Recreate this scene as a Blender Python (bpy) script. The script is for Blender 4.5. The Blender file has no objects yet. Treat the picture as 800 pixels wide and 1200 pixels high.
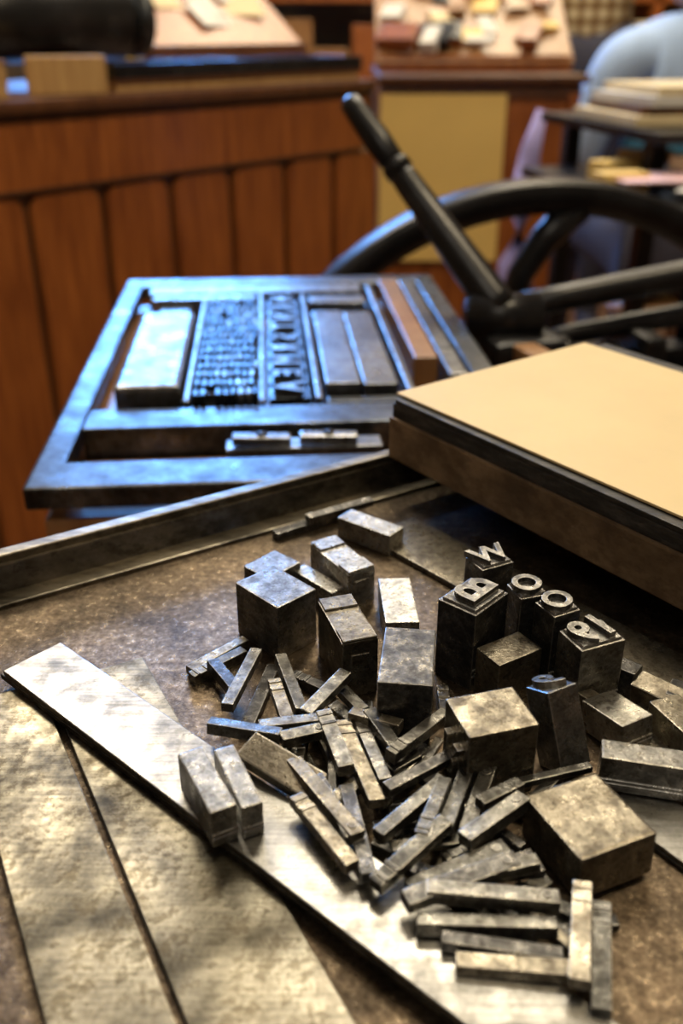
import bpy, bmesh, math, random
from mathutils import Matrix, Vector, Euler
random.seed(7)
R=math.radians
TZ=900.0
def W(x,y,z): return Vector((x/1000,y/1000,(z+TZ)/1000))
D=bpy.data; SC=bpy.context.scene
SC.view_settings.view_transform='Standard'

# ---------------------------------------------------------------- materials
def nt(name):
    m=D.materials.new(name); m.use_nodes=True
    t=m.node_tree; b=t.nodes['Principled BSDF']
    return m,t,b
def coords(t,scale=(1,1,1),rot=(0,0,0)):
    tc=t.nodes.new('ShaderNodeTexCoord'); mp=t.nodes.new('ShaderNodeMapping')
    mp.inputs['Scale'].default_value=scale; mp.inputs['Rotation'].default_value=rot
    t.links.new(tc.outputs['Object'],mp.inputs['Vector']); return mp
def noise(t,vec,s,d=6,r=.6):
    n=t.nodes.new('ShaderNodeTexNoise'); n.inputs['Scale'].default_value=s
    n.inputs['Detail'].default_value=d; n.inputs['Roughness'].default_value=r
    t.links.new(vec.outputs[0],n.inputs['Vector']); return n
def ramp(t,src,stops):
    r=t.nodes.new('ShaderNodeValToRGB'); e=r.color_ramp.elements
    while len(e)<len(stops): e.new(.5)
    for i,(p,c) in enumerate(stops):
        e[i].position=p; e[i].color=(c[0],c[1],c[2],1) if not isinstance(c,(int,float)) else (c,c,c,1)
    t.links.new(src,r.inputs[0]); return r
def mix(t,f,a,b,mode='MIX'):
    m=t.nodes.new('ShaderNodeMix'); m.data_type='RGBA'; m.blend_type=mode
    if isinstance(f,(int,float)): m.inputs[0].default_value=f
    else: t.links.new(f,m.inputs[0])
    for k,v in ((6,a),(7,b)):
        if isinstance(v,tuple): m.inputs[k].default_value=(*v,1)
        else: t.links.new(v,m.inputs[k])
    return m.outputs[2]
def metal(name,c1,c2,c3,rough=(.3,.55),sc=120,met=1.0,bump=.25,island=0.0,spots=0.0,spotc=(.05,.035,.02),stretch=(1,1,1),scr=None,worn=0,stain=0):
    m,t,b=nt(name); v=coords(t,stretch)
    n=noise(t,v,sc,8,.68); n2=noise(t,v,sc*5,4,.6); n4=noise(t,v,sc*.35,3,.5)
    r=ramp(t,n.outputs[0],[(.36,c1),(.5,c2),(.66,c3)])
    col=r.outputs[0]
    if spots:
        n3=noise(t,v,sc*1.9,10,.78); rr=ramp(t,n3.outputs[0],[(.5,0.),(.58,spots)])
        col=mix(t,rr.outputs[0],col,spotc)
    rl=ramp(t,n4.outputs[0],[(.35,.6),(.65,1.)]); col=mix(t,1.0,col,rl.outputs[0],'MULTIPLY')
    if stain:
        n5=noise(t,v,stain,5,.6); rs=ramp(t,n5.outputs[0],[(.38,.45),(.58,1.)]); col=mix(t,1.0,col,rs.outputs[0],'MULTIPLY')
    if scr is not None:
        v2=coords(t,(60,1200,60),(0,0,R(-scr))); ns=noise(t,v2,1,5,.7)
        rs=ramp(t,ns.outputs[0],[(.38,.72),(.55,1.)]); col=mix(t,1.0,col,rs.outputs[0],'MULTIPLY')
    if island:
        g=t.nodes.new('ShaderNodeNewGeometry'); rr=ramp(t,g.outputs['Random Per Island'],[(0,1-island),(1,1.)])
        col=mix(t,1.0,col,rr.outputs[0],'MULTIPLY')
    if worn:   # edges rubbed bright
        g=t.nodes.new('ShaderNodeNewGeometry'); bv=t.nodes.new('ShaderNodeBevel'); bv.samples=4; bv.inputs['Radius'].default_value=.0006
        dp=t.nodes.new('ShaderNodeVectorMath'); dp.operation='DOT_PRODUCT'
        t.links.new(bv.outputs[0],dp.inputs[0]); t.links.new(g.outputs['True Normal'],dp.inputs[1])
        rr=ramp(t,dp.outputs['Value'],[(.80,worn),(.97,0.)]); col=mix(t,rr.outputs[0],col,(.62,.60,.55))
    t.links.new(col,b.inputs['Base Color'])
    b.inputs['Metallic'].default_value=met
    rr=ramp(t,n.outputs[0],[(.3,rough[1]),(.65,rough[0])]); t.links.new(rr.outputs[0],b.inputs['Roughness'])
    bp=t.nodes.new('ShaderNodeBump'); bp.inputs['Strength'].default_value=bump; bp.inputs['Distance'].default_value=.0004
    mx=mix(t,.5,n.outputs[0],n2.outputs[0]); t.links.new(mx,bp.inputs['Height']); t.links.new(bp.outputs[0],b.inputs['Normal'])
    return m
def wood(name,c1,c2,sc=14,rough=.35,st=(6,6,.6),coat=.3):
    m,t,b=nt(name); v=coords(t,st)
    n=noise(t,v,sc,8,.6); r=ramp(t,n.outputs[0],[(.3,c1),(.7,c2)])
    t.links.new(r.outputs[0],b.inputs['Base Color']); b.inputs['Roughness'].default_value=rough
    b.inputs['Coat Weight'].default_value=coat; b.inputs['Coat Roughness'].default_value=.25
    return m
def plain(name,c,rough=.6,var=.15,sc=20,met=0.0):
    m,t,b=nt(name); v=coords(t); n=noise(t,v,sc,5)
    r=ramp(t,n.outputs[0],[(.3,tuple(x*(1-var) for x in c)),(.7,c)])
    t.links.new(r.outputs[0],b.inputs['Base Color']); b.inputs['Roughness'].default_value=rough; b.inputs['Metallic'].default_value=met
    return m
LEAD=metal('lead_type_metal',(.13,.13,.125),(.29,.285,.27),(.54,.525,.48),(.22,.48),260,.92,.5,island=.2,spots=.7,spotc=(.085,.075,.06),worn=.6)
LEADB=metal('lead_brown',(.13,.112,.085),(.27,.24,.185),(.46,.42,.33),(.22,.48),230,.9,.5,spots=.75,spotc=(.08,.062,.04),worn=.5)
LEADD=metal('lead_dark',(.04,.04,.042),(.10,.098,.096),(.25,.24,.225),(.22,.48),300,.85,.5,spots=.6,spotc=(.035,.03,.026),worn=.5)
BRIGHT=metal('lead_bright',(.32,.31,.28),(.55,.535,.48),(.76,.74,.67),(.22,.42),300,.92,.4,spots=.75,spotc=(.18,.155,.12))
STRIP=metal('strip_metal',(.24,.235,.22),(.38,.37,.345),(.51,.50,.46),(.26,.48),130,1,.2,spots=.4,spotc=(.19,.175,.14),scr=-42)
STRIPB=metal('strip_brassy',(.14,.125,.09),(.26,.235,.18),(.38,.355,.28),(.28,.50),120,1,.22,spots=.75,spotc=(.10,.08,.05),scr=-62,stain=40)
STRIPE=metal('strip_edge_dark',(.04,.037,.033),(.08,.074,.062),(.18,.165,.135),(.3,.5),250,.9)
SLUG=metal('slug_metal',(.11,.107,.098),(.225,.218,.198),(.42,.405,.36),(.22,.48),280,.9,.5,island=.6,spots=.6,spotc=(.062,.052,.038),worn=.5)
TRAY=metal('tray_rusty_steel',(.10,.072,.046),(.19,.142,.095),(.34,.265,.18),(.24,.48),480,.9,.7,spots=.6,spotc=(.075,.05,.03),stain=35)
RIM=metal('tray_rim_steel',(.17,.15,.115),(.31,.275,.21),(.46,.41,.32),(.3,.5),120,.95,.3,spots=.5,stretch=(.3,1,1),stain=30)
IRON=metal('black_iron',(.008,.008,.009),(.016,.016,.018),(.04,.04,.042),(.25,.42),20,.3,.2)
IRONB=metal('chase_iron',(.045,.05,.055),(.11,.12,.13),(.22,.24,.26),(.25,.42),60,.9,.25,spots=.5)
FORME=metal('forme_metal',(.18,.18,.18),(.34,.34,.34),(.52,.52,.51),(.25,.4),90,.95,.25,island=.3,spots=.4)
INKED=metal('inked_type',(.008,.01,.012),(.02,.025,.03),(.06,.065,.07),(.15,.35),200,.6,.3)
SLABB=metal('slab_brown_face',(.12,.075,.04),(.22,.145,.08),(.33,.225,.13),(.4,.6),70,.3,.4,spots=.5,spotc=(.08,.045,.022),stretch=(1,.2,1))
SLABD=metal('slab_black_layer',(.008,.008,.008),(.02,.019,.018),(.06,.054,.048),(.4,.7),120,.0,1.5,stretch=(.15,1,3))
CARD=plain('cream_card',(.74,.57,.29),.45,.10,25)
WOODC=wood('cabinet_wood',(.17,.042,.008),(.38,.118,.024))
WOODD=wood('dark_wood',(.06,.02,.008),(.13,.05,.018))
WOODL=wood('light_wood',(.42,.24,.09),(.62,.4,.17),coat=.1)
WOODM=wood('mid_wood',(.22,.10,.035),(.38,.2,.08),coat=.2)
PAPER=plain('paper',(.75,.62,.38),.7)
PAPERW=plain('paper_white',(.75,.73,.7),.7)
YSHEET=plain('ochre_sheet',(.80,.56,.18),.5,.1,6)
CREAM=plain('ceiling_paint',(.70,.65,.55),.8)
WALL=plain('wall_paint',(.34,.23,.12),.8,.4,3)
FLOORM=wood('floor_boards',(.1,.05,.025),(.2,.1,.05),st=(1,8,1))
BLUES=plain('light_blue_shirt',(.42,.58,.88),.8)
TEAL=plain('teal_vest',(.03,.14,.24),.8)
SKIN=plain('skin',(.6,.33,.22),.5,.08)
HAIR=plain('hair_brown',(.06,.035,.02),.6,.4,80)
TROU=plain('trousers',(.05,.05,.08),.8)
PURP=plain('lilac_cloth',(.38,.34,.7),.8)
def plaidmat():
    m,t,b=nt('plaid_cloth'); v=coords(t)
    def wv(ax):
        w=t.nodes.new('ShaderNodeTexWave'); w.bands_direction=ax; w.inputs['Scale'].default_value=7
        t.links.new(v.outputs[0],w.inputs['Vector']); return ramp(t,w.outputs[0],[(.45,(.85,.78,.6)),(.6,(.4,.28,.15))]).outputs[0]
    t.links.new(mix(t,1.0,wv('X'),wv('Z'),'MULTIPLY'),b.inputs['Base Color']); b.inputs['Roughness'].default_value=.8
    return m
PLAID=plaidmat()
def emis(name,c,s):
    m=D.materials.new(name); m.use_nodes=True; b=m.node_tree.nodes['Principled BSDF']
    b.inputs['Base Color'].default_value=(*c,1); b.inputs['Emission Color'].default_value=(*c,1); b.inputs['Emission Strength'].default_value=s
    return m

# ---------------------------------------------------------------- mesh helpers (mm)
class MB:
    def __init__(s,name,mats,parent=None,origin=(0,0,0),rotz=0):
        s.name=name; s.bm=bmesh.new(); s.mats=mats; s.parent=parent; s.o=Vector(origin); s.rz=rotz
    def add(s,bm2,mi=0,smooth=False):
        for f in bm2.faces: f.material_index=mi; f.smooth=smooth
        me=D.meshes.new('t'); bm2.to_mesh(me); bm2.free(); s.bm.from_mesh(me); D.meshes.remove(me)
    def box(s,c,d,a=0,tx=0,ty=0,bev=.4,mi=0,seg=2):
        b=bmesh.new(); bmesh.ops.create_cube(b,size=1)
        bmesh.ops.scale(b,vec=Vector(d),verts=b.verts)
        bv=min(bev,min(d)*.35)
        if bv>0: bmesh.ops.bevel(b,geom=b.edges[:],offset=bv,segments=seg,affect='EDGES',profile=.6)
        M=Matrix.Translation(Vector(c))@Matrix.Rotation(R(a),4,'Z')@Matrix.Rotation(R(tx),4,'X')@Matrix.Rotation(R(ty),4,'Y')
        b.transform(M); s.add(b,mi); return M
    def prism(s,pts,z0,z1,M=None,bev=.4,mi=0):
        b=bmesh.new(); vs=[b.verts.new((p[0],p[1],z0)) for p in pts]; f=b.faces.new(vs)
        r=bmesh.ops.extrude_face_region(b,geom=[f]); bmesh.ops.translate(b,vec=(0,0,z1-z0),verts=[v for v in r['geom'] if isinstance(v,bmesh.types.BMVert)])
        bmesh.ops.recalc_face_normals(b,faces=b.faces)
        if bev>0: bmesh.ops.bevel(b,geom=b.edges[:],offset=bev,segments=2,affect='EDGES')
        if M is not None: b.transform(M)
        s.add(b,mi)
    def cyl(s,p,q,r,r2=None,seg=32,mi=0,bev=0):
        p=Vector(p);q=Vector(q); b=bmesh.new()
        bmesh.ops.create_cone(b,cap_ends=True,segments=seg,radius1=r,radius2=r if r2 is None else r2,depth=(q-p).length)
        if bev:
            ed=[e for e in b.edges if any(len(f.verts)>4 for f in e.link_faces)]
            bmesh.ops.bevel(b,geom=ed,offset=bev,segments=3,affect='EDGES')
        z=(q-p).normalized(); M=Matrix.Translation((p+q)/2)@z.to_track_quat('Z','Y').to_matrix().to_4x4()
        b.transform(M); s.add(b,mi,True)
    def lathe(s,prof,M,seg=48,mi=0,smooth=True):
        b=bmesh.new(); rings=[]
        for i in range(seg):
            a=2*math.pi*i/seg; rings.append([b.verts.new((r*math.cos(a),r*math.sin(a),z)) for r,z in prof])
        n=len(prof)
        for i in range(seg):
            A=rings[i];B=rings[(i+1)%seg]
            for j in range(n): b.faces.new((A[j],B[j],B[(j+1)%n],A[(j+1)%n]))
        bmesh.ops.recalc_face_normals(b,faces=b.faces); b.transform(M); s.add(b,mi,smooth)
    def tube(s,pts,rads,mi=0,seg=16):
        pts=[Vector(p) for p in pts]; b=bmesh.new(); rings=[]
        for i,p in enumerate(pts):
            d=(pts[min(i+1,len(pts)-1)]-pts[max(i-1,0)]).normalized()
            M=Matrix.Translation(p)@d.to_track_quat('Z','Y').to_matrix().to_4x4()
            rings.append([b.verts.new(M@Vector((rads[i]*math.cos(2*math.pi*k/seg),rads[i]*math.sin(2*math.pi*k/seg),0))) for k in range(seg)])
        for i in range(len(rings)-1):
            for k in range(seg): b.faces.new((rings[i][k],rings[i][(k+1)%seg],rings[i+1][(k+1)%seg],rings[i+1][k]))
        b.faces.new(rings[0][::-1]); b.faces.new(rings[-1]); bmesh.ops.recalc_face_normals(b,faces=b.faces); s.add(b,mi,True)
    def text(s,txt,size,ext,M,mi=0,mirror=True,bevel=.15):
        cu=D.curves.new('t','FONT'); cu.body=txt; cu.size=size; cu.extrude=ext; cu.align_x='CENTER'; cu.align_y='CENTER'; cu.bevel_depth=bevel; cu.resolution_u=4; cu.offset=.02*size
        o=D.objects.new('t',cu); SC.collection.objects.link(o); dg=bpy.context.evaluated_depsgraph_get(); dg.update()
        me=D.meshes.new_from_object(o.evaluated_get(dg)); D.objects.remove(o)
        b=bmesh.new(); b.from_mesh(me); D.meshes.remove(me)
        if mirror: b.transform(Matrix.Diagonal((-1,1,1,1))); bmesh.ops.reverse_faces(b,faces=b.faces)
        b.transform(M); s.add(b,mi)
    def done(s):
        me=D.meshes.new(s.name)
        if len(s.bm.verts):
            s.bm.transform(Matrix.Translation(-s.o)); s.bm.transform(Matrix.Scale(.001,4))
        s.bm.to_mesh(me); s.bm.free()
        for m in s.mats: me.materials.append(m)
        o=D.objects.new(s.name,me); SC.collection.objects.link(o)
        if s.parent is None: o.location=W(*s.o); o.rotation_euler=(0,0,s.rz)
        else: o.parent=s.parent; o.location=(W(*s.o)-s.parent.location)
        return o
def empty(name,loc):
    e=D.objects.new(name,None); e.location=W(*loc); e.empty_display_size=.05; SC.collection.objects.link(e); return e

# ---------------------------------------------------------------- room
def simple(name,c,d,mat):
    m=MB(name,[mat],origin=c); m.box(c,d,bev=0); return m.done()
simple('floor',(400,1800,-925),(5400,6900,50),FLOORM)
simple('ceiling',(400,1800,2125),(5400,6900,50),CREAM)
simple('wall_left',(-2330,1800,600),(60,6900,3000),WALL)
simple('wall_right',(3130,1800,600),(60,6900,3000),WALL)
simple('wall_back',(400,5280,600),(5400,60,3000),WALL)
simple('wall_front',(400,-1680,600),(5400,60,3000),WALL)
simple('baseboard_back',(400,5235,-840),(5300,25,120),WOODD)
def window(name,cx,y,cz,w,h,mat,face=1):
    m=MB(name,[WOODD,mat],origin=(cx,y,cz))
    m.box((cx,y,cz),(w,10,h),bev=0,mi=1)
    for sx in (-1,0,1): m.box((cx+sx*w/2,y-15,cz),(50 if sx else 30,40,h+50),bev=3)
    for sz in (-1,0,1): m.box((cx,y-15,cz+sz*h/2),(w+50,42,50 if sz else 30),bev=3)
    return m.done()
SKY=emis('daylight_pane',(.13,.38,1.0),26)
window('window_1',-950,5235,1500,1300,1000,SKY)
# ---------------------------------------------------------------- table + galley tray
TA=32; ca,sa=math.cos(R(TA)),math.sin(R(TA)); TO=Vector((-41,268,0))
def T(lx,ly,z=0): return (TO.x+lx*ca-ly*sa, TO.y+lx*sa+ly*ca, z)
tb=MB('composing_table',[WOODM],origin=T(50,-260,-500))
tb.box(T(50,-276,-22.5),(560,560,36),TA,bev=3)
tb.box(T(50,-276,-80),(500,500,80),TA,bev=2)
for lx in (-190,290):
    for ly in (-510,-40): tb.box(T(lx,ly,-508),(55,55,784),TA,bev=3)
tb.done()
tr=MB('galley_tray',[TRAY,RIM],origin=T(50,-165))
tr.box(T(50,-165,-2),(410,336,4),TA,bev=.3)
tr.box(T(50,.8,4.0),(410,4.6,16),TA,bev=.7,mi=1,seg=3)     # flat-topped wall
tr.box(T(50,-2.2,4.0),(408,2.0,11),TA,tx=-10,bev=.5,mi=1)  # inner lining
tr.box(T(50,-6.5,.5),(404,7.5,1.6),TA,bev=.5,mi=1)         # foot strip
for lx in (-154,254):
    tr.box(T(lx,-165,4),(4.6,334,16),TA,bev=.7,mi=1,seg=3)
tr.done()

# ---------------------------------------------------------------- strips
def strip(name,c,L,Wd,a,z0,ths,mats,end=None):
    m=MB(name,mats,origin=(c[0],c[1],z0)); z=z0
    for i,t in enumerate(ths):
        m.box((c[0]+i*.5,c[1]-i*.4,z+t/2),(L-i*1.5,Wd-i*.3,t),a,bev=.25,mi=min(i,len(mats)-1)); z+=t+.12
    return m.done()
strip('metal_reglet_strip',(-12,135),178,16.5,-42,2.15,[1.4,1.4],[STRIPE,STRIP])
strip('brass_strip',(-47,116.5),150,18.6,-62,0.05,[2.0],[STRIPB])
strip('brass_strip',(-19,112.5),180,24,-62,0.05,[2.0],[STRIPB])
strip('brass_strip',(-71,98),120,10,-66,0.05,[1.6],[STRIPE])
strip('metal_reglet_strip',(57.5,218.6),130,20,-50,0.05,[1.8],[LEADB])
strip('metal_reglet_strip',(86,114),92,13,-53,0.05,[1.0,1.0],[STRIPE,STRIP])
strip('metal_reglet_strip',(93,140),92,13,-53,0.05,[1.0,1.0],[STRIPE,LEADB])

# ---------------------------------------------------------------- slab with card
u=Vector((.588,-.809,0)); v=Vector((.809,.588,0))
sl=MB('imposing_slab',[SLABB,SLABD,WOODD],origin=(118.5,250.9,12))
Cn=Vector((16,300,0))
def SL(a,b,z): p=Cn+u*a+v*b; return (p.x,p.y,z)
sl.box(SL(100,54,19.8),(200,108,14.8),-54,bev=.7)
sl.box(SL(100,55,29.6),(199,108,5.4),-54,bev=.8,mi=1)
sl.box(SL(100,54,33),(196,106,1.6),-54,bev=.4,mi=1)
for a in (60,170): sl.box(SL(a,55,6.4),(14,70,12.1),-54,bev=.5,mi=2)
sl.done()
cd=MB('cream_card_sheet',[CARD],origin=(108.8,258.1,34))
cd.box(SL(92,52,34.5),(186,95,.8),-53.4,bev=.2)
cd.done()

# ---------------------------------------------------------------- type & blocks
foot=[]
def block(name,cx,cy,a,L,Wd,zt,mat,z0=0.05,tx=0,ty=0,extra=None,bev=.4,mats=None):
    m=MB(name,[mat]+(mats or []),origin=(cx,cy,z0))
    h=zt-z0
    M=m.box((cx,cy,z0+h/2),(L,Wd,h),a,tx,ty,bev=bev)
    if extra: extra(m,M,L,Wd,h)
    foot.append((cx,cy,R(a),L*math.cos(R(ty)),Wd))
    return m.done()
def cube(m,M,c,d,mi=0,bev=.2):
    b=bmesh.new(); bmesh.ops.create_cube(b,size=1); bmesh.ops.scale(b,vec=d,verts=b.verts)
    bmesh.ops.bevel(b,geom=b.edges[:],offset=bev,segments=1,affect='EDGES'); b.transform(M@Matrix.Translation(c)); m.add(b,mi)
def slot():
    def f(m,M,L,Wd,h):
        for sy in (-1,1): cube(m,M,(0,sy*Wd*.36,h/2+.2),(L*.96,Wd*.27,.8))
        cube(m,M,(0,-Wd/2,h*.12),(L*.5,.5,h*.3),0,.15)
    return f
def nick():
    def f(m,M,L,Wd,h):
        for k in (-.28,-.16): cube(m,M,(0,-Wd/2,h*k),(L*.98,.5,.7),0,.15)
    return f
def face_top(txt,size,rot=0,mi=1):
    def f(m,M,L,Wd,h):
        cube(m,M,(0,0,h/2+.1),(L*.9,Wd*.9,1.0),0,.35)
        m.text(txt,size,.7,M@Matrix.Translation((0,0,h/2+1.1))@Matrix.Rotation(R(rot),4,'Z'),mi)
        for k in (-.32,-.24): cube(m,M,(0,-Wd/2,h*k),(L*.98,.5,.7),0,.15)
    return f
def face_end(txt,size,axis='-X',rot=0,mi=1):
    def f(m,M,L,Wd,h):
        if axis=='-X': F=Matrix.Translation((-L/2-.7,0,0))@Matrix.Rotation(R(-90),4,'Y')@Matrix.Rotation(R(90+rot),4,'Z')
        else: F=Matrix.Translation((L/2+.7,0,0))@Matrix.Rotation(R(90),4,'Y')@Matrix.Rotation(R(90+rot),4,'Z')
        m.text(txt,size,.6,M@F,mi)
    return f
block('metal_quad_block',-17.1,209.3,44,13.1,16.9,16,LEAD)
block('metal_spacing_block',-19.7,232.3,48,12.5,10.4,9,LEAD)
block('metal_spacing_block',-6.5,228,-48,17,5,7,BRIGHT)
block('metal_spacing_block',0.1,232.3,32,8.7,20.8,12,BRIGHT,extra=slot())
block('metal_spacing_block',9,261.7,52,7.5,20.3,7,BRIGHT)
block('metal_spacing_block',15.1,213.8,3,8.8,22,9,BRIGHT,bev=.3)
block('metal_quad_block',1.4,194,18,9.1,19.9,16,LEADB,extra=slot())
block('metal_quad_block',15.1,176.3,-7,12.1,21.6,18,LEADD)
block('metal_type_sort',32,194.9,48,13.9,11.1,22,LEADD,extra=face_top('B',14,-90),mats=[LEAD])
block('metal_type_sort',38.3,212.5,27,9.8,7.9,22,LEADD,extra=face_top('W',9.5,0),mats=[LEAD])
block('metal_type_sort',45.6,198,18,7.6,7.6,22,LEADD,extra=face_top('O',9.5,30),mats=[LEAD])
block('metal_type_sort',51.5,190.5,27,7.8,7.6,22,LEADD,extra=face_top('O',9.5,20),mats=[LEAD])
block('metal_type_sort',58,182,23,12.2,9.2,19.5,LEAD,extra=face_top('19',11,10),mats=[LEAD])
block('metal_quad_block',40,186,32,13.3,8.5,13,LEADB)
block('metal_type_sort',31.3,156.5,16,15.5,13,18,LEADB,extra=face_end('R',12,'-X'),mats=[LEADB])
block('metal_quad_block',47.4,134.5,23,17.1,18.8,11,LEADB,bev=.7,z0=.9,tx=-3)
block('metal_type_sort',47,162,-62,18,8,13.8,LEAD,extra=face_end('9',10,'-X',rot=20),mats=[BRIGHT],ty=66,z0=5.8)
block('metal_quad_block',64,151,-13,20,6,11,LEAD,z0=2.4,extra=nick())
block('metal_quad_block',62,168.5,28,9,13,9,BRIGHT,z0=1.4,tx=-8,extra=nick())
block('metal_quad_block',57.5,174.5,-50,8,4,8,LEADB)
block('metal_quad_block',75.5,167,22,8,12,9,LEADB)
block('metal_quad_block',66.5,188,-40,12,5,8,LEADD)
block('metal_quad_block',75,179,-45,12,6,7,LEADB,tx=12,z0=.9)
block('metal_quad_block',83,176,-30,14,7,7,LEADD)
block('metal_spacing_block',-26.5,141,28,5.4,18.5,14,LEAD,z0=5.1,extra=nick())
block('metal_spacing_block',-20.6,142.8,24,4.4,18,13.2,LEAD,z0=5.1,extra=nick())
block('metal_spacing_block',-12.5,151,55,7,19,9,LEADB,z0=5.6,ty=-14,tx=6)

# ---------------------------------------------------------------- pile of spacing slugs
raw="""-38 192 -25 205;-37 189 -25 200;-32 192 -25 180;-26 171 -21 193;-22 169 -17 194;-15 190 -9 169;-16 181 -10 159;-12 190 -2 183;-8 167 1 181;-18 162 -2 165;-4 166 1 149;0 165 7 141;4 166 9 147;6 167 12 154;10 152 23 167;9 145 23 155;7 133 21 147;15 130 21 146;20 134 26 150;24 134 31 151;1 146 5 122;-5 147 2 130;-9 141 2 124;6 120 20 134;-10 152 3 130;27 139 36 145;12 121 31 130;23 130 36 140;24 123 36 128;11 116 32 125;25 122 36 125;15 118 38 116;13 113 37 112;17 110 37 107;19 106 38 104;43 120 38 100;46 117 41 97;-29 163 -13 159;2 167 13 162;-13 158 -3 162;-21 263 0 278;-11 269 10 283"""
bars=[tuple(map(float,b.split())) for b in raw.split(';')]
def samp(b,w,n=9):
    x1,y1,x2,y2=b; L=math.hypot(x2-x1,y2-y1); nx,ny=-(y2-y1)/L,(x2-x1)/L
    return [(x1+(x2-x1)*i/(n-1)+nx*o*w,y1+(y2-y1)*i/(n-1)+ny*o*w) for i in range(n) for o in (-.45,0,.45)]
def inrect(p,f,pad=0):
    dx,dy=p[0]-f[0],p[1]-f[1]; c,s=math.cos(f[2]),math.sin(f[2])
    return abs(dx*c+dy*s)<f[3]/2+pad and abs(-dx*s+dy*c)<f[4]/2+pad
placed=[]
S1f=(-12,135,R(-42),178,16.5)
def place(m,b,w,h,mi,cap=9,avoid=False,notch=False):
    pts=samp(b,w)
    if avoid and any(inrect(p,f,.3) for p in pts for f in foot): return 0
    z=0.2
    if any(inrect(p,S1f) for p in pts): z=5.15
    for f,top in placed:
        if any(inrect(p,f) for p in pts): z=max(z,top)
    if avoid and z>cap: return 0
    z=min(z,cap)
    x1,y1,x2,y2=b; L=math.hypot(x2-x1,y2-y1); a=math.degrees(math.atan2(y2-y1,x2-x1))
    ty=random.uniform(-4,4) if z>1.4 else 0
    M=m.box(((x1+x2)/2,(y1+y2)/2,z+h/2),(L,w,h),a,random.uniform(-8,8) if z>1.4 else 0,ty,bev=.25,mi=mi)
    if random.random()<.22:
        b2=bmesh.new(); bmesh.ops.create_cone(b2,cap_ends=True,segments=16,radius1=w*.28,radius2=w*.25,depth=.3)
        b2.transform(M@Matrix.Translation((L/2-2.2,0,h/2+.1))); m.add(b2,mi)
    if random.random()<.4 or notch:
        cube(m,M,(-L/2+1.6,0,h/2),(.9,w*.98,.5),mi,.12)
        cube(m,M,(-L/2+4.4,0,h/2),(.9,w*.98,.5),mi,.12)
    placed.append((((x1+x2)/2,(y1+y2)/2,R(a),L,w),z+h)); return 1
pl=MB('pile_of_metal_spacing_slugs',[SLUG,LEADD,LEADB],origin=(10,140,0))
n=0; cnt=0
while n<2600 and cnt<120:
    n+=1
    cx=random.uniform(-24,58); cy=random.uniform(100,188)
    if ((cx-15)/34)**2+((cy-142)/40)**2>1: continue
    if (cx+12)*.669+(cy-135)*.743<12.5: continue
    a=random.choice([random.gauss(R(42),.4),random.gauss(R(-62),.4)]); L=random.uniform(8,18)
    b=(cx-L/2*math.cos(a),cy-L/2*math.sin(a),cx+L/2*math.cos(a),cy+L/2*math.sin(a))
    cnt+=place(pl,b,random.uniform(1.9,3.2),random.uniform(1.4,2.3),random.choice([0,0,1,2]),cap=4.2,avoid=True)
print('fill slugs',cnt)
for b in bars:
    dark=b[1]>260
    place(pl,b,random.uniform(2.6,3.6),random.uniform(2.2,3.0),1 if dark else random.choice([0,0,0,2,1]),cap=7.5)
pl.done()

# ---------------------------------------------------------------- chase (locked-up forme)
CA=4.5; cc,cs=math.cos(R(CA)),math.sin(R(CA)); CO=(-128,341)
def C(U,V,z): return (CO[0]+U*cc-V*cs, CO[1]+U*cs+V*cc, z)
ch=empty('printing_chase_forme',C(110,175,-38))
def part(name,mats,o): return MB(name,mats,parent=ch,origin=o)
fr=part('chase_frame',[IRONB],C(110,175,-30))
Wc,Dc=222,352
fr.box(C(6.5,Dc/2,-25),(13,Dc,10),CA,bev=1.6); fr.box(C(Wc-7,Dc/2,-25),(14,Dc,10),CA,bev=1.6)
fr.box(C(Wc/2,13,-25),(Wc-1,26,9.8),CA,bev=1.6); fr.box(C(Wc/2,Dc-11,-25),(Wc-1,22,9.8),CA,bev=1.6)
fr.done()
fm=part('locked_up_furniture',[FORME,INKED,WOODM,IRONB],C(110,175,-30))
def fb(u0,u1,v0,v1,z1,mi=0,z0=-37,bev=.8): fm.box(C((u0+u1)/2,(v0+v1)/2,(z0+z1)/2),(u1-u0,v1-v0,z1-z0),CA,bev=bev,mi=mi)
fb(15,205,28,56,-33,2); fb(80,150,38,50,-22,0); fb(155,204,36,52,-24,2)
fb(14,206,60,84,-19,3)
fb(24,56,96,232,-12,0,z0=-30,bev=2.5); fb(30,50,236,290,-22,0)
fb(15,23,95,240,-31,2)
fb(58,61,88,278,-17,0); fb(95,98,88,300,-18,0); fb(123,126,88,290,-17,0)
fb(129,147,108,246,-17,0); fb(148.5,166,108,246,-18,0)
fb(129,166,94,102,-22,3); fb(129,166,252,272,-25,3); fb(129,166,278,296,-20,0)
fb(170,174,92,320,-19,0); fb(179,192,140,318,-15,2); fb(195,205,120,326,-18,0); fb(177,205,94,116,-24,3)
fb(24,93,284,294,-18,0); fb(20,166,304,324,-19,0)
fm.done()
ty=part('text_type_lines',[INKED,FORME],C(90,180,-25))
for i in range(14):
    v0=88+i*13.6
    ty.box(C(78,v0+5.6,-28),(32,11,11),CA,bev=.3)
    ty.box(C(78,v0+12.2,-27),(32,1.6,18),CA,bev=.2,mi=1)
    x=62.5
    while x<92:
        w=random.uniform(2.4,3.8)
        if random.random()<.94:
            hh=random.uniform(7.2,7.9); ty.box(C(x+w/2,v0+5.4,-22+hh/2),(w*.84,8.6,hh),CA,bev=.5,seg=1,mi=0 if random.random()<.7 else 1)
        x+=w+.3
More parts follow.
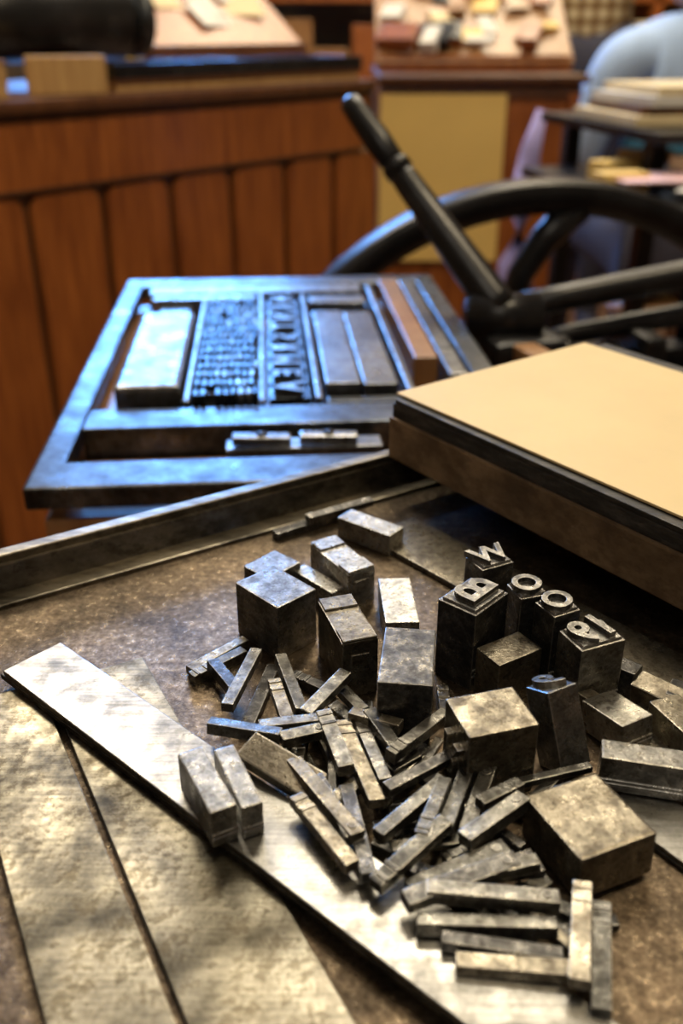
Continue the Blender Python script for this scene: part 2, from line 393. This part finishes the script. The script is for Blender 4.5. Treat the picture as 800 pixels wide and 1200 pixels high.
for i in range(9):
    v0=92+i*21.3
    ty.box(C(110.5,v0+9,-27),(21,16.8,16),CA,bev=.4,mi=0)
    M=Matrix.Translation(C(110.5,v0+9,-17.6))@Matrix.Rotation(R(CA+90),4,'Z')
    ty.text("AEMRSTNKH"[i],20,2.0,M,1)
ty.done()
qn=part('quoins',[FORME,IRON],C(106,50,-24))
for k in (86,116): 
    qn.box(C(k+10,43,-19.5),(26,7,4),CA,ty=2,bev=1); qn.cyl(C(k+10,43,-18),C(k+10,43,-16.6),2.4,mi=1)
qn.done()
bd=MB('wooden_press_stand',[WOODM,WOODL],origin=C(110,175,-60))
bd.box(C(112,176,-42),(214,340,9),CA,bev=2); bd.box(C(80,65,-100),(130,90,105),CA,bev=3,mi=1)
bd.box(C(125,200,-100),(150,230,90),CA,bev=3)
for U in (50,185):
    for V in (60,310): bd.box(C(U,V,-523),(34,34,754),CA,bev=2)
bd.box(C(112,182,-700),(150,260,20),CA,bev=2)
bd.done()

# ---------------------------------------------------------------- platen press
pr=empty('treadle_platen_press',(150,780,-900))
def pp(name,mats,o): return MB(name,mats,parent=pr,origin=o)
WC=Vector((168,800,-233)); WR=268
Mw=Matrix.Translation(WC)@Matrix.Rotation(R(8),4,'Z')@Matrix.Rotation(R(90),4,'X')
fw=pp('flywheel',[IRON],tuple(WC))
fw.lathe([(WR-26,-8),(WR-16,-15),(WR-3,-17),(WR,-13),(WR,13),(WR-3,17),(WR-16,15),(WR-26,8)],Mw,96)
fw.lathe([(10,-22),(30,-22),(34,-16),(34,16),(30,22),(10,22)],Mw,40)
for k in range(6):
    a0=R(24+60*k); pts=[];rd=[]
    for i in range(9):
        f=i/8; r=28+(WR-48)*f; a=a0+.35*math.sin(f*math.pi)*.8
        pts.append(Mw@Vector((r*math.cos(a),r*math.sin(a),0))); rd.append(14-4*math.sin(f*math.pi))
    fw.tube(pts,rd)
fw.done()
lv=pp('impression_throw_off_lever',[IRON,IRONB],(50,640,50))
p0,p1=Vector((102,598,-18)),Vector((4,692,101))
d=(p1-p0)
def lp(f): return p0+d*f
lv.tube([lp(0),lp(.05),lp(.3),lp(.6),lp(.66)],[12.5,12.5,11,9,8])
lv.tube([lp(.64),lp(.645),lp(.68),lp(.69)],[7,9.8,9.8,7])
lv.tube([lp(.68),lp(.7),lp(.8),lp(.93),lp(.98),lp(1.0)],[5.5,8.4,9.4,8,7.4,4])
lv.cyl(p0+Vector((-22,0,-4)),p0+Vector((26,4,-4)),15,bev=2)
lv.done()
bdy=pp('press_bed_and_side_frame',[IRON,IRONB],(180,700,-300))
bdy.tube([(92,630,-30),(150,640,-20),(240,645,-4),(330,650,10)],[10,9,10,11])
bdy.tube([(110,625,-55),(160,640,-45),(240,650,-34),(330,655,-25)],[7,7,8,8])
bdy.cyl((120,625,-45),(120,600,-45),13,bev=2); bdy.cyl((150,640,-52),(150,610,-52),9,bev=1); bdy.cyl((185,640,-60),(185,605,-60),11,bev=1)
bdy.box((112,600,-60),(50,60,60),15,bev=6); bdy.box((170,660,-85),(210,30,50),8,bev=5)
bdy.tube([(252,680,-120),(252,680,-20),(254,680,10),(262,680,30)],[9,8,8,7])
bdy.box((205,640,-60),(16,60,40),10,bev=4); bdy.cyl((168,770,-233),(168,690,-233),14)
bdy.tube([(120,650,-60),(170,645,-72),(215,640,-66)],[7,6,7])
for x in (100,250):
    bdy.box((x,700,-490),(36,60,800),10,bev=8); bdy.box((x,700,-880),(60,260,40),10,bev=8)
bdy.box((175,700,-300),(160,30,60),10,bev=6)
bdy.box((190,610,-82),(150,90,14),8,bev=3,mi=1)
bdy.done()
lb=pp('feed_board_edge',[WOODM],(110,560,-40))
lb.box((118,560,-38),(16,90,14),20,bev=2); lb.done()

# ---------------------------------------------------------------- cabinets
cdir=Vector((.668,.744,0)); cn=Vector((-.744,.668,0)); CAng=math.degrees(math.atan2(.744,.668)); A0=Vector((-458,1382,0))
def K(s,t,z): p=A0+cdir*s+cn*t; return (p.x,p.y,z)
cb=MB('panelled_wooden_counter',[WOODC,WOODD],origin=K(90,225,-400))
cb.box(K(80,228,-430),(1360,430,930),CAng,bev=2,mi=1)
cb.box(K(80,220,46),(1376,470,18),CAng,bev=5,mi=1)
cb.box(K(80,8,33),(1370,14,9),CAng,bev=3,mi=1)
cb.box(K(80,6,-18),(1364,16,90),CAng,bev=2)
cb.box(K(80,3,-64),(1364,12,5),CAng,bev=2,mi=1)
s=-500
while s<720:
    w=119;h=620;r=22
    pts=[(-w/2,-h/2),(w/2,-h/2)]+[(w/2-r+r*math.cos(a),h/2-r+r*math.sin(a)) for a in [R(15*i) for i in range(7)]]+[(-w/2+r-r*math.sin(a),h/2-r+r*math.cos(a)) for a in [R(15*i) for i in range(7)]]
    M=Matrix.Translation(K(s+65,12,-70-h/2))@Matrix.Rotation(R(CAng),4,'Z')@Matrix.Rotation(R(90),4,'X')
    cb.prism(pts,0,8,M,bev=3.5)
    s+=130
cb.box(K(80,4,-770),(1364,18,140),CAng,bev=3)
cb.done()
c2=MB('wooden_cupboard',[WOODC,WOODD],origin=(270,2200,-400))
c2.box((266,2200,-427),(384,440,946),0,bev=4)
c2.box((270,2195,54),(402,470,14),0,bev=4,mi=1)
c2.box((266,1978,30),(386,10,18),0,bev=2,mi=1)
for x in (85,445): c2.box((x,1976,-400),(22,12,860),0,bev=2)
c2.done()
ys=MB('ochre_notice_sheet',[YSHEET],origin=(200,1972,-130)); ys.box((195,1968,-129),(242,2,314),0,bev=.5); ys.done()

b=MB('wooden_type_block',[WOODL],origin=K(120,90,80)); b.box(K(135,42,81),(112,46,50),CAng-30,bev=2); b.done()
b=MB('cardboard_box',[WOODL,WOODM],origin=K(30,60,80)); b.box(K(0,55,78),(76,60,44),CAng-25,bev=1); b.box(K(0,55,101),(80,64,3),CAng-25,bev=1,mi=1); b.done()
ro=MB('inking_roller',[IRON,IRONB],origin=K(50,230,150))
pA=Vector(K(-60,260,158)); pB=Vector(K(400,205,152)); dd=(pB-pA).normalized()
ro.cyl(pA,pB-dd*45,64,bev=3); ro.cyl(pB-dd*45,pB-dd*25,40); ro.cyl(pB-dd*25,pB,58,bev=4,mi=1)
sd=dd.cross(Vector((0,0,1))).normalized()
for q in (-1,1): ro.cyl(pB-dd*2+sd*18*q,pB+dd*1.5+sd*18*q,8,mi=0)
for q in (0.1,.7):
    c=pA+(pB-pA)*q; ro.box((c.x,c.y,78),(40,60,46),CAng,bev=3)
ro.done()
tc=MB('type_case_drawer',[IRON,WOODL,WOODD],origin=K(450,120,70))
tc.box(K(480,75,62),(550,110,13.5),CAng,bev=2,mi=1)
tc.box(K(480,75,72),(560,120,8),CAng,bev=2,mi=2)
for t in (18,132): tc.box(K(480,t,84),(560,8,22),CAng,bev=2)
for q in (-276,0,276): tc.box(K(480+q,75,84),(8,110,20),CAng,bev=2)
tc.done()
dk=MB('sloping_case_rack',[WOODC,PAPER,WOODD,PAPERW],origin=K(630,330,160))
dk.box(K(635,330,170),(400,250,16),CAng,tx=38,bev=3)
dk.box(K(635,238,84),(400,20,57),CAng,bev=3,mi=2)
for q in (-190,190): dk.box(K(635+q,400,110),(20,60,109),CAng,bev=3,mi=2)
random.seed(3)
for i in range(9):
    q=random.uniform(-150,165); r_=random.uniform(-80,90)
    a=R(38); dk.box(K(635+q,330+r_*math.cos(a),182+r_*math.sin(a)+i*.4),(random.uniform(40,110),random.uniform(30,70),2),CAng+random.uniform(-15,15),tx=38,bev=.4,mi=random.choice([1,3,1]))
dk.done()
rk=MB('sloping_case_rack',[WOODM,PAPER,WOODC,PAPERW,YSHEET,IRON],origin=(300,2250,160))
rk.box((270,2250,153),(400,300,16),0,tx=32,bev=3); rk.box((270,2390,152),(390,16,170),0,bev=3,mi=2); rk.box((270,2130,77),(390,16,29),0,bev=2,mi=2)
for i in range(34):
    x=random.uniform(100,440); r_=random.uniform(-130,135); a=R(32); hh=random.choice([2,4,10,24])
    rk.box((x,2250+r_*math.cos(a),163+hh/2+r_*math.sin(a)+i*.4),(random.uniform(30,80),random.uniform(20,60),hh),random.uniform(-30,30),tx=32,bev=.4,mi=random.choice([1,3,4,0,2,2,5]))
rk.done()
fs=MB('wall_shelf_of_paper_stock',[WOODC,PAPER,YSHEET,WOODM,PAPERW,WOODD],origin=(500,4900,0))
for z in (-500,-100,250,600,950): fs.box((500,4950,z),(3600,420,30),0,bev=3)
for x in (-1300,-400,500,1400,2290): fs.box((x,4950,100),(40,420,2000),0,bev=3)
for z in (-485,-85,265,615):
    x=-1260
    while x<2250:
        w=random.uniform(60,260); h=random.uniform(60,260); fs.box((x+w/2,4900+random.uniform(-40,40),z+h/2),(w,300,h),0,bev=3,mi=random.choice([1,2,3,4,5,0])); x+=w+random.uniform(5,60)
fs.done()

rt=MB('black_shelf_table',[IRON],origin=(520,1330,-300))
rt.box((560,1400,26),(470,330,12),14,bev=2); rt.box((500,1260,-40),(420,420,12),10,bev=2)
for x,y in ((395,1270),(745,1310),(340,1500),(700,1590)): rt.box((x,y,-440),(22,22,920),12,bev=2)
rt.done()
bk=MB('stack_of_books_and_paper',[PAPER,WOODL,PAPERW,WOODD],origin=(470,1380,60))
z=33
for i,(w,dp,h,mi) in enumerate([(260,180,12,0),(240,170,9,3),(250,150,12,2),(230,160,10,0)]):
    bk.box((470+i*6,1370,z+h/2),(w,dp,h),14+random.uniform(-6,6),bev=1,mi=mi); z+=h+.5
bk.done()
pl2=MB('papers_on_shelf',[PAPERW,YSHEET,PAPER,WOODL,plain('pink_paper',(.8,.55,.6),.7)],origin=(450,1200,-30))
z=-33.5
for i in range(10):
    w=random.uniform(60,120); pl2.box((random.uniform(370,500),random.uniform(1110,1330),z+1),(w,w*.7,2),random.uniform(-40,40),bev=.3,mi=random.choice([0,0,2,4])); z+=2.2
pl2.box((330,1180,-21),(60,34,24),15,bev=2,mi=1); pl2.box((352,1290,-21),(60,34,24),25,bev=2,mi=1)
pl2.box((440,1240,z+8),(80,40,16),50,bev=2,mi=2); pl2.box((400,1320,z+6),(70,30,12),-20,bev=2,mi=3); pl2.box((450,1150,z+10),(70,70,20),30,bev=2,mi=4)
pl2.done()
cl=MB('lilac_cloth',[PURP],origin=(270,1330,-100))
cl.tube([(305,1560,30),(292,1560,-30),(286,1560,-110),(284,1560,-200),(290,1560,-320)],[8,16,22,28,32]); cl.done()

# ---------------------------------------------------------------- people
def skin_obj(name,verts,edges,rads,mat,parent,root=0,sub=2):
    me=D.meshes.new(name); me.from_pydata([Vector(v) for v in verts],edges,[]); o=D.objects.new(name,me); SC.collection.objects.link(o)
    m=o.modifiers.new('skin','SKIN'); m.use_smooth_shade=True
    if not me.skin_vertices:
        bpy.context.view_layer.objects.active=o; bpy.ops.mesh.customdata_skin_add()
    for i,r in enumerate(rads):
        sv=me.skin_vertices[0].data[i]; sv.radius=(r,r) if not isinstance(r,tuple) else r; sv.use_root=(i==root)
    s_=o.modifiers.new('sub','SUBSURF'); s_.levels=sub; s_.render_levels=sub
    me.materials.append(mat); o.parent=parent; return o
def person(name,x,y,rot,shirt,vest,seated=True):
    e=empty(name,(x,y,-900)); e.rotation_euler=(0,0,R(rot))
    hz=.50 if seated else .95
    if seated: LEG=[(.1,0,hz),(.12,.42,hz+.02),(.12,.44,.08),(.12,.60,.04)]
    else: LEG=[(.1,0,hz-.02),(.11,.02,.5),(.11,-.02,.08),(.12,.13,.04)]
    V=[(0,0,hz)]; E=[]; Rd=[.13]
    for sx in (-1,1):
        p=0
        for (a,b_,c),r in zip(LEG,(.095,.065,.045,.04)):
            V.append((sx*a,b_,c)); Rd.append(r); E.append((p,len(V)-1)); p=len(V)-1
    skin_obj('trousers_and_shoes',V,E,Rd,TROU,e)
    V=[(0,0,hz-.03),(0,0,hz+.18),(0,.02,hz+.38),(0,.03,hz+.50),(0,.04,hz+.57)]; Rd=[(.16,.12),(.15,.11),(.18,.12),(.11,.08),(.055,.055)]; E=[(0,1),(1,2),(2,3),(3,4)]
    hands=[]
    for sx in (-1,1):
        p=3
        for q,r in (((sx*.19,.03,hz+.47),.075),((sx*.24,.10,hz+.22),.055),((sx*.17,.32,hz+.24),.038)):
            V.append(q);Rd.append(r);E.append((p,len(V)-1)); p=len(V)-1
        hands.append((sx,q))
    skin_obj('shirt',V,E,Rd,shirt,e)
    if vest:
        skin_obj('vest',[(0,0,hz-.02),(0,0,hz+.18),(0,.02,hz+.38),(0,.03,hz+.47)],[(0,1),(1,2),(2,3)],[(.17,.13),(.16,.12),(.185,.13),(.12,.085)],vest,e)
    for sx,q in hands:
        V=[q,(q[0],q[1]+.04,q[2]),(q[0],q[1]+.085,q[2])];E=[(0,1),(1,2)];Rd=[.024,(.034,.016),(.036,.014)]
        for i,(o_,l) in enumerate(((-.027,.06),(-.009,.07),(.009,.066),(.027,.052))):
            b0=len(V); V+= [(q[0]+o_,q[1]+.10,q[2]),(q[0]+o_*1.1,q[1]+.10+l*.5,q[2]-.006),(q[0]+o_*1.1,q[1]+.10+l*.9,q[2]-.022)]; Rd+=[.0095,.009,.008]; E+=[(2,b0),(b0,b0+1),(b0+1,b0+2)]
        b0=len(V); V+=[(q[0]-sx*.045,q[1]+.06,q[2]-.008),(q[0]-sx*.05,q[1]+.095,q[2]-.016)]; Rd+=[.011,.009]; E+=[(1,b0),(b0,b0+1)]
        skin_obj('hand',V,E,Rd,SKIN,e,sub=1)
    hd=bmesh.new(); bmesh.ops.create_uvsphere(hd,u_segments=32,v_segments=24,radius=1)
    for v_ in hd.verts:
        X,Y,Z=v_.co; w=.076*(1-.22*max(0,-Z)); v_.co=(X*w,Y*.095*(1-.1*max(0,-Z)),Z*.115)
        if Y>.3: 
            v_.co.y+=.022*math.exp(-((X/.16)**2+((Z+.1)/.2)**2)); v_.co.y-=.008*math.exp(-(((abs(X)-.38)/.16)**2+((Z-.05)/.13)**2)); v_.co.y+=.006*math.exp(-((X/.3)**2+((Z+.45)/.09)**2))
    for f in hd.faces: f.smooth=True
    for sx in (-1,1):
        t=bmesh.new(); bmesh.ops.create_uvsphere(t,u_segments=12,v_segments=8,radius=1); t.transform(Matrix.Translation((sx*.078,-.005,-.005))@Matrix.Diagonal((.012,.02,.032,1)))
        me=D.meshes.new('t'); t.to_mesh(me); hd.from_mesh(me); t.free()
        t=bmesh.new(); bmesh.ops.create_uvsphere(t,u_segments=12,v_segments=8,radius=.011); t.transform(Matrix.Translation((sx*.03,.078,.006)))
        for f in t.faces: f.material_index=1
        me=D.meshes.new('t'); t.to_mesh(me); hd.from_mesh(me); t.free()
    me=D.meshes.new('head'); hd.to_mesh(me); me.materials.append(SKIN); me.materials.append(PAPERW); o=D.objects.new('head',me); SC.collection.objects.link(o); o.parent=e; o.location=(0,.07,hz+.70)
    hr=bmesh.new(); bmesh.ops.create_uvsphere(hr,u_segments=32,v_segments=24,radius=1)
    hr.transform(Matrix.Diagonal((.084,.1,.12,1))); bmesh.ops.delete(hr,geom=[v_ for v_ in hr.verts if v_.co.z<.03 and v_.co.y>-.02 or v_.co.z<-.06],context='VERTS')
    for f in hr.faces: f.smooth=True
    me=D.meshes.new('hair'); hr.to_mesh(me); me.materials.append(HAIR); o=D.objects.new('hair',me); SC.collection.objects.link(o); o.parent=e; o.location=(0,.055,hz+.715); o.modifiers.new('s','SOLIDIFY').thickness=.006
    return e
person('seated_person',890,2650,10,BLUES,TEAL,True)
person('standing_person',790,3450,170,PLAID,None,False)
stl=MB('stool',[WOODM],origin=(890,2650,-600)); 
stl.cyl((890,2650,-565),(890,2650,-535),160,bev=6)
for a in range(4):
    q=R(45+90*a); stl.cyl((890+100*math.cos(q),2650+100*math.sin(q),-565),(890+150*math.cos(q),2650+150*math.sin(q),-900),16)
stl.done()

# ---------------------------------------------------------------- lights
def area(name,loc,target,size,power,col,sy=None):
    l=D.lights.new(name,'AREA'); l.energy=power; l.color=col; l.size=size
    if sy: l.shape='RECTANGLE'; l.size_y=sy
    o=D.objects.new(name,l); SC.collection.objects.link(o); o.location=W(*loc)
    o.rotation_euler=(W(*target)-W(*loc)).to_track_quat('-Z','Y').to_euler(); return o
area('ceiling_lamp_warm',(-900,2300,1990),(-100,600,0),.5,30,(1,.86,.64))
area('ceiling_lamp_warm_b',(150,1500,2060),(0,400,0),.6,24,(1,.88,.68))
area('counter_fill_warm',(700,600,2050),(-250,1600,0),.7,44,(1,.82,.54))  # added area light to brighten the counter front, not an actual fitting
area('fill_light_behind',(-300,-900,1700),(50,300,0),.9,8,(1,.90,.74))  # weak fill added behind the camera so near side faces stay visible
area('window_daylight',(-950,5150,1500),(-50,500,0),1.2,50,(.14,.42,1),.9)
area('ceiling_lamp_far',(800,3700,2000),(700,4500,0),1.2,75,(1,.82,.55))
area('ceiling_lamp_shelves',(500,2600,2050),(600,2300,0),.8,25,(1,.86,.62))
w=D.worlds.new('World'); SC.world=w; w.use_nodes=True
w.node_tree.nodes['Background'].inputs[0].default_value=(1,.85,.65,1); w.node_tree.nodes['Background'].inputs[1].default_value=.3

# ---------------------------------------------------------------- camera
cam=D.cameras.new('camera'); co=D.objects.new('camera',cam); SC.collection.objects.link(co); SC.camera=co
co.location=W(0,0,145); co.rotation_euler=(R(90-27.2),0,0)
cam.sensor_width=36; cam.lens=1110/1200*36; cam.clip_start=.01; cam.clip_end=30
cam.dof.use_dof=True; cam.dof.focus_distance=.225; cam.dof.aperture_fstop=12
